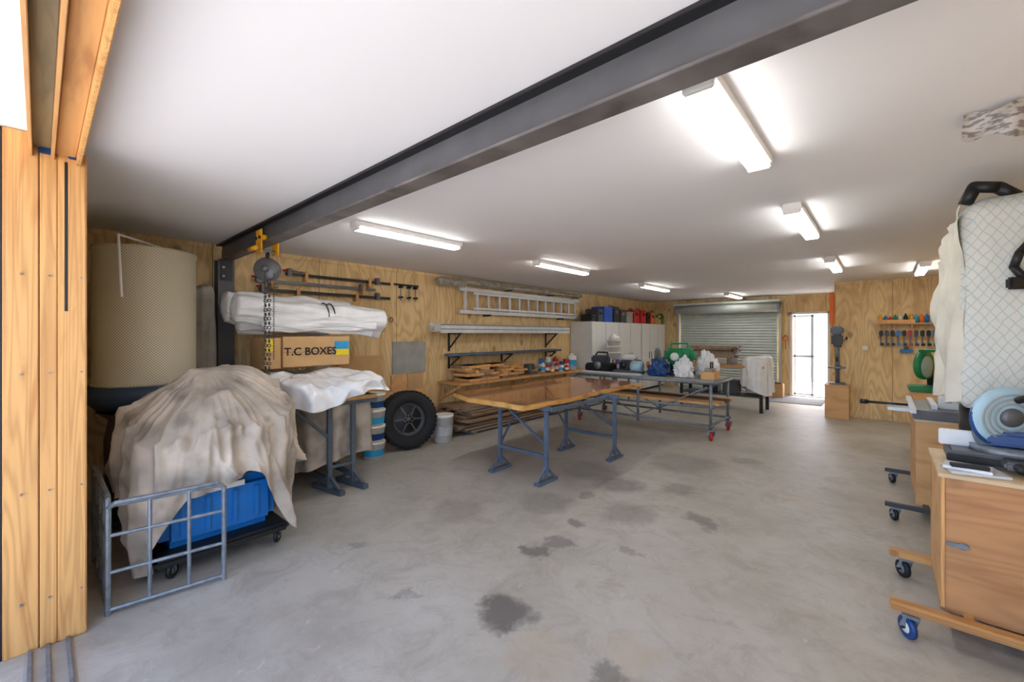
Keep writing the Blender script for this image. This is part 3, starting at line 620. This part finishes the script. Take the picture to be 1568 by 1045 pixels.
for x,y,m,h in ((-4.22,7.35,RED,.24),(-4.12,7.45,YEL,.22),(-4.0,7.38,WHITE,.26),(-3.9,7.48,RED,.2),(-3.8,7.36,BLUE,.22),(-3.24,7.4,ORG,.2)):
    b=B();b.lathe([(0,0),(.035,0),(.035,h*.8),(.02,h*.87),(.02,h*.9),(.024,h*.9),(.024,h),(0,h)],(x,y,zt),m,seg=16);b.lathe([(.0355,h*.2),(.0355,h*.55)],(x,y,zt),WHITE,seg=16);b.done('spray_can')
b=B();b.box(-5.02,-4.55,8.7,9.4,1.0,1.03,GREYBOARD,.004)
for x in (-4.99,-4.58):
    for y in (8.74,9.36): b.box(x-.02,x+.02,y-.02,y+.02,0,1.0,STEEL,.003)
b.done('side_table')
b=B()
for i in range(3): b.lathe([(0,0),(.13,0),(.16,.12),(.165,.12),(.165,.14),(0,.14)],(-4.8,9.05,1.031+i*.145),WHITE,seg=24)
b.lathe([(0,0),(.12,0),(.12,.08),(.04,.11),(.04,.14),(0,.14)],(-4.8,9.05,1.466),WHITE,seg=24);b.done('white_tub_stack')
# bench behind
b=B();x0,x1,y0,y1=-3.5,-1.8,9.6,10.3
b.box(x0,x1,y0,y1,.9,.95,PINEX,.004)
for x in (x0+.03,x1-.09):
    for y in (y0+.03,y1-.09): b.box(x,x+.06,y,y+.06,0,.9,BLK,.003)
b.box(x0+.05,x1-.05,y0+.05,y1-.05,.3,.33,DGREY,.003)
b.box(-3.0,-2.7,9.7,10.0,.33,.58,BLKP,.02);b.box(-2.6,-2.3,9.7,10.0,.33,.62,DGREY,.02)
rb=b.done('rear_workbench')
b=B()
for k in range(6):
    for j in range(3): b.box(-3.3+random.uniform(-.05,.05),-2.35+random.uniform(-.1,.05),9.65+j*.16,9.79+j*.16,1.1+k*.042,1.14+k*.042,random.choice((LUM,LUM2,BROWN)),.003)
b.box(-3.15,-3.05,9.65,10.1,.951,1.1,LUM2,.003);b.box(-2.5,-2.4,9.65,10.1,.951,1.1,LUM2,.003);b.done('plank_stack')
b=B();b.box(-2.2,-1.95,9.7,10.1,.951,1.06,DGREY,.01)
b.drape((-1.98,9.95),.22,.36,1.12,lambda t:.45+.1*math.sin(2*t),PLAS,nf=8,fold=.03,lump=.06,p=4,seed=13,flare=.05,nu=120);b.done('white_dust_sheet',parent=rb)
b=B();b.box(-2.1,-1.05,11.5,12.6,0.001,.012,plain('grey_mat',(.5,.53,.57),.9),.004);b.done('floor_mat')
b=B()
for i in range(3): b.torus((-1.94,YB-.04-.012*i,1.5),.065,.01,ORG,(0,1,0),seg=28)
b.box(-1.96,-1.92,YB-.06,YB-.001,1.54,1.58,BLK,.003);b.cyl((-1.94,YB-.04,1.42),(-1.94,YB-.04,1.2),.01,ORG);b.done('coiled_orange_hose')
b=B();b.box(-.82,-.745,YJ-.0,YJ+.05,1.8,2.42,ORG,.01);b.cyl((-.77,YJ+.02,1.8),(-.77,YJ+.02,1.4),.008,ORG);b.done('orange_cord')
b=B();b.box(-2.28,-1.9,12.3,12.55,0.001,.35,PLYBOX,.005);b.box(-2.25,-1.93,12.33,12.52,.35,.37,BLK,.003);b.done('plywood_step_box')
b=B();b.box(-.86,-.5,9.98,10.34,0.001,.62,PLYBOX,.004);b.box(-.87,-.49,9.97,10.35,.62,.64,PLYBOX,.003);b.done('plywood_plinth')
b=B();cx_,cy_=-.68,10.2
b.box(cx_-.12,cx_+.12,cy_-.18,cy_+.1,.641,.67,RIM,.008);b.cyl((cx_,cy_,.67),(cx_,cy_,1.5),.035,STEEL);b.box(cx_-.13,cx_+.13,cy_-.24,cy_-.02,.95,.98,RIM,.006);b.cyl((cx_,cy_,.92),(cx_,cy_,1.0),.05,RIM)
b.box(cx_-.08,cx_+.08,cy_-.24,cy_+.1,1.38,1.6,DGREY,.03);b.box(cx_-.09,cx_+.09,cy_-.26,cy_+.14,1.6,1.74,BLUEST,.025);b.cyl((cx_,cy_-.16,1.15),(cx_,cy_-.16,1.36),.025,STEEL);b.cyl((cx_,cy_-.16,1.08),(cx_,cy_-.16,1.15),.018,BLK)
for a in range(3):
    an=a*2*pi/3+.4;b.cyl((cx_+.08,cy_-.14,1.45),(cx_+.1+.14*math.sin(an)*.6,cy_-.14+.14*math.cos(an),1.45+.14*math.sin(an)),.007,STEEL,seg=8);b.ball((cx_+.1+.14*math.sin(an)*.6,cy_-.14+.14*math.cos(an),1.45+.14*math.sin(an)),.018,BLK)
b.cyl((cx_,cy_+.08,1.35),(cx_,cy_+.08,1.58),.06,BLK);b.done('drill_press')
b=B();b.box(-.1,.76,YJ-.16,YJ-.001,1.78,1.8,PINEX,.003)
for x in (-.08,.35,.72): b.box(x,x+.02,YJ-.14,YJ-.001,1.68,1.78,PINE,.002)
b.box(-.1,.76,YJ-.03,YJ-.001,1.5,1.56,PINEX,.003);b.box(-.1,.4,YJ-.15,YJ-.14,1.8,1.86,PINE,.002);sh=b.done('wall_shelf')
b=B()
for i in range(12):
    x=-.06+i*.068;m=[YEL,BLUE,RED,GREEN,WHITE,BLK,YEL,SKY,ORG,BLUE,WHITE,GREEN][i];h=random.uniform(.1,.17)
    b.lathe([(0,0),(.028,0),(.028,h*.7),(.012,h*.85),(.012,h),(0,h)],(x,YJ-.08,1.801),m,seg=14)
b.done('spray_bottles')
b=B()
for i in range(10):
    x=-.05+i*.078;m=[BLK,DGREY,BLK,BLUE,BLK,RED,DGREY,BLK,BLK,BLUE][i];b.cyl((x,YJ-.05,1.6),(x,YJ-.05,1.42),.012,STEEL,seg=8);b.box(x-.028,x+.028,YJ-.09,YJ-.031,1.56,1.67,m,.012);b.box(x-.014,x+.038,YJ-.065,YJ-.031,1.39,1.44,m,.006)
b.done('hand_tools')
b=B();b.box(.2,.38,YJ-.06,YJ-.03,1.27,1.33,BLUE,.01);b.box(.26,.32,YJ-.06,YJ-.001,1.31,1.38,DGREY,.008);b.done('blue_wall_clamp')
b=B();b.box(-.32,-.24,YJ-.012,YJ-.001,1.3,1.38,WHITE,.004);b.box(-.3,-.28,YJ-.016,YJ-.01,1.33,1.36,WHITE,.001);b.done('power_outlet')
# ------------------------------------------------------------ right carts
def woodcart(x0,x1,y0,y1,z0,z1,m=PLYBOX):
    b=B();t=.02
    b.box(x0,x1,y0,y0+t,z0,z1-t,m,.002);b.box(x0,x1,y1-t,y1,z0,z1-t,m,.002);b.box(x0,x0+t,y0+t,y1-t,z0,z1-t,PLYBOX,.002);b.box(x1-t,x1,y0+t,y1-t,z0,z1-t,m,.002)
    b.box(x0-.01,x1+.01,y0-.01,y1+.01,z1-t,z1,plain('bench_top_ply',(.85,.75,.6),.5),.003);b.box(x0,x1,y0,y1,z0-.02,z0,m,.002)
    return b
FACE=wood('face_ply',(.75,.55,.36),(.66,.45,.28),(.5,2,3),ks=2.6,kd=.12,grain=(.3,1,2))
b=woodcart(.22,.78,3.15,3.8,.17,.87,FACE)
for y in (3.06,3.78): b.box(.02,.78,y-.035,y+.035,.1+.03,.17,PINEX,.004)
b.box(.3,.34,3.06,3.78,.13,.165,PINEX,.004)
for x in (.09,.7):
    for y in (3.04,3.78): b.castor(x,y,.055,.13,BLKP if y>3.5 else MBLUE,ang=.6,hub=WHITE if y<3.5 else STEEL)
b.box(.24,.32,3.135,3.15,.5,.52,STEEL,.002);b.torus((.3,3.14,.51),.014,.004,STEEL,(0,1,0));b.box(.22,.235,3.142,3.15,.17,.85,PINE,.001)
b.done('plywood_tool_cart')
b=woodcart(.2,.78,5.0,6.05,.15,.87)
for y in (4.88,6.1): b.box(.0,.7,y-.02,y+.02,.115,.15,DGREY,.003)
for x in (.0+.24,.66): b.box(x,x+.04,4.88,6.1,.12,.149,DGREY,.003)
for x in (.06,.64):
    for y in (4.88,6.1): b.castor(x,y,.05,.117,BLKP,ang=.5)
b.done('plywood_tool_cart')
b=B();b.box(.18,.76,4.98,5.8,.871,.95,RIM,.01);b.box(.02,.18,5.2,5.6,.9,.93,ALU,.003);b.box(.16,.2,4.9,5.9,.93,.97,ALU,.003);b.cyl((-.12,5.3,.95),(.2,5.3,.95),.012,BLK);b.cyl((-.12,5.3,.95),(-.18,5.3,.95),.022,BLKP)
b.box(.35,.6,5.2,5.26,.95,1.06,ALU,.005);b.box(.3,.34,5.1,5.7,.95,.99,ALU,.003);b.done('table_saw')
# blue mitre saw
b=B();mx,my,mz=.52,3.45,.871
b.box(mx-.25,mx+.25,my-.05,my+.27,mz,mz+.08,RIM,.015);b.lathe([(0,0),(.16,0),(.16,.03),(0,.03)],(mx,my+.08,mz+.08),STEEL,seg=32);b.box(mx-.28,mx+.28,my+.1,my+.13,mz+.08,mz+.17,ALU,.006)
b.box(mx-.26,mx+.2,my-.06,my-.04,mz+.02,mz+.06,BLK,.004);b.box(mx-.06,mx+.04,my-.16,my-.04,mz+.03,mz+.07,RIM,.01);b.cyl((mx-.01,my-.16,mz+.05),(mx-.01,my-.22,mz+.05),.022,BLKP)
A=(-.5,1,.1)
b.lathe([(0,-.025),(.13,-.025),(.15,-.02),(.163,-.008),(.163,.008),(.15,.02),(0,.025)],(mx-.02,my+.05,mz+.28),LBLUE,A,40)
for rr in (.075,.1,.125): b.torus((mx-.007,my+.023,mz+.277),rr,.004,GREYC,A,seg=36)
b.lathe([(0,-.05),(.035,-.05),(.05,-.035),(.055,0)],(mx-.02,my+.05,mz+.28),RIM,A,24)
b.torus((mx-.02,my+.05,mz+.27),.155,.012,MBLUE,A,seg=40)
b.box(mx-.12,mx+.15,my+.0,my+.08,mz+.12,mz+.2,MBLUE,.02);b.lathe([(0,-.004),(.14,-.004),(.14,.004),(0,.004)],(mx-.03,my+.07,mz+.2),STEEL,A,48)
b.cyl((mx+.05,my+.1,mz+.25),(mx+.22,my+.14,mz+.3),.055,MBLUE);b.path([(mx,my-.05,mz+.38),(mx+.05,my-.12,mz+.42),(mx+.12,my-.14,mz+.36),(mx+.1,my-.05,mz+.3)],.018,BLK);b.cyl((mx,my+.25,mz+.05),(mx,my+.2,mz+.3),.03,RIM)
b.done('blue_mitre_saw')
b=B();b.box(.24,.46,3.18,3.36,.871,.885,ALU,.003,rot=.2);b.box(.24,.42,3.2,3.34,.885,.9,ALU,.003,rot=-.15);b.box(.26,.4,3.2,3.24,.9,.92,BLK,.003,rot=.1);b.done('metal_plates')
b=B()
b.box(.24,.72,6.2,8.3,.84,.9,PINEX,.004)
for x in (.28,.64):
    for y in (6.25,8.2): b.box(x,x+.04,y-.02,y+.02,0,.84,STEEL,.003)
b.done('side_workbench')
b=B();gx,gy,gz=.42,7.2,.901
b.box(gx-.2,gx+.25,gy-.2,gy+.2,gz,gz+.07,GREEN,.015);b.lathe([(0,-.03),(.17,-.03),(.18,0),(.17,.03),(0,.03)],(gx-.06,gy,gz+.32),GREEN,(1,-.5,0),36);b.lathe([(0,-.045),(.1,-.04),(.13,-.03)],(gx-.06,gy,gz+.3),STEEL,(1,-.5,0),30);b.lathe([(0,.045),(.1,.04),(.13,.03)],(gx-.06,gy,gz+.3),LBLUE,(1,-.5,0),30)
b.cyl((gx,gy+.1,gz+.05),(gx,gy+.12,gz+.35),.03,BLK);b.path([(gx-.05,gy-.1,gz+.45),(gx-.1,gy-.15,gz+.5),(gx+.05,gy-.15,gz+.5)],.018,GREEN);b.done('green_mitre_saw')
# dust collector bag
b=B()
def bag(u,v):
    th=2*pi*u;ct,st=math.cos(th),math.sin(th);p=5;hx,hy=.2,.25
    R=1/((abs(ct)/hx)**p+(abs(st)/hy)**p)**(1/p)
    z=1.17+1.3*v;k=1.0
    if v>.9: k=math.sqrt(max(0,1-((v-.9)/.1)**2))*1.0
    if v<.02: k=.9+v*5
    k2=1+.05*noise.noise(Vector((ct,st,v*3)))+.015*(1-2.4*abs(noise.noise(Vector((ct*4,st*4,v*7)))))
    return (.56+R*ct*k*k2-.02*(1-v),4.05+R*st*k*k2,z-.03*abs(math.sin(5*th))*(1-v))
b.grid(bag,120,80,QUILT,closed=True);qb=b.done('quilted_filter_bag')
b=B()
def cl(u,v):
    y=3.83+.64*u;z=2.42-1.24*v-.28*u*(1-v)*1.0
    x=.335-.05*u-.0*v+.022*math.sin(u*16+v*3)*(.4+v)+.03*noise.noise(Vector((u*4,v*4,2)))+.02*(1-2.4*abs(noise.noise(Vector((u*6,v*4,5)))))
    return (x,y,z-.03*math.sin(u*9))
b.grid(cl,80,90,plain('cream_cloth',(.85,.83,.77),.85,var=.06))
b.path([(.6,3.95,2.44),(.52,3.9,2.5),(.42,3.88,2.52),(.38,3.9,2.42)],.035,BLKP,12)
b.cyl((.6,4.15,.1),(.6,4.15,2.44),.025,STEEL);b.box(.45,.75,3.95,4.45,.06,.12,BLK,.01);b.lathe([(0,0),(.16,0),(.2,.25),(.2,.5),(0,.5)],(.58,4.2,.62),BLK,seg=30);b.box(.5,.7,4.05,4.35,.12,.62,DGREY,.02)
for x in (.48,.72):
    for y in (3.98,4.42): b.wheel((x,y,.035),.035,.02,BLKP,(1,0,0))
b.path([(.6,3.76,1.92),(.56,3.76,1.99),(.58,3.74,2.07),(.66,3.7,2.2),(.7,3.7,2.42)],.02,BLKP,10);b.box(.53,.63,3.73,3.78,1.86,1.93,BLKP,.01,rot=.4)
dc=b.done('dust_collector');qb.parent=dc;qb.matrix_parent_inverse=Matrix.Translation(-dc.location)
def news():
    m,nt,bb=newmat('newsprint')
    n=N(nt,'ShaderNodeTexNoise',Scale=45,Detail=2);nt.links.new(coords(nt,(.5,.5,2)),n.inputs['Vector'])
    nt.links.new(ramp(nt,n.outputs[0],[(.42,srgb((.5,.47,.46))),(.5,srgb((.72,.7,.68)))]),bb.inputs['Base Color']);return m
b=B()
def nw(u,v): return (.27+.2*u,2.8+.03*math.sin(u*7)+.1*v,2.6-.075*v-.04*u*v+.012*math.sin(u*9+v*4))
b.grid(nw,24,12,news());b.done('hanging_newspaper')
# ------------------------------------------------------------ light
w=bpy.data.worlds.new('world');sc.world=w;w.use_nodes=True;nt=w.node_tree
bg=nt.nodes['Background'];sk=nt.nodes.new('ShaderNodeTexSky');sk.sky_type='NISHITA';sk.sun_disc=False;sk.sun_elevation=math.radians(50);sk.air_density=.6;sk.dust_density=3;sk.ozone_density=.3
nt.links.new(sk.outputs[0],bg.inputs[0]);bg.inputs[1].default_value=.75
sl=bpy.data.lights.new('sun','SUN');sl.energy=4.6;sl.angle=.02;sl.color=(1,.97,.93);so=bpy.data.objects.new('sun',sl);sc.collection.objects.link(so)
so.rotation_euler=Vector((.1,-.1,1.0)).to_track_quat('Z','Y').to_euler()
cd=bpy.data.cameras.new('camera');co=bpy.data.objects.new('camera',cd);sc.collection.objects.link(co);sc.camera=co
co.location=(0,0,1.6);co.rotation_euler=(pi/2,0,math.radians(41.6));cd.lens=14.76;cd.sensor_width=36;cd.shift_y=-.0067;cd.clip_start=.02
sc.view_settings.view_transform='Standard'
sc.view_settings.exposure=.85
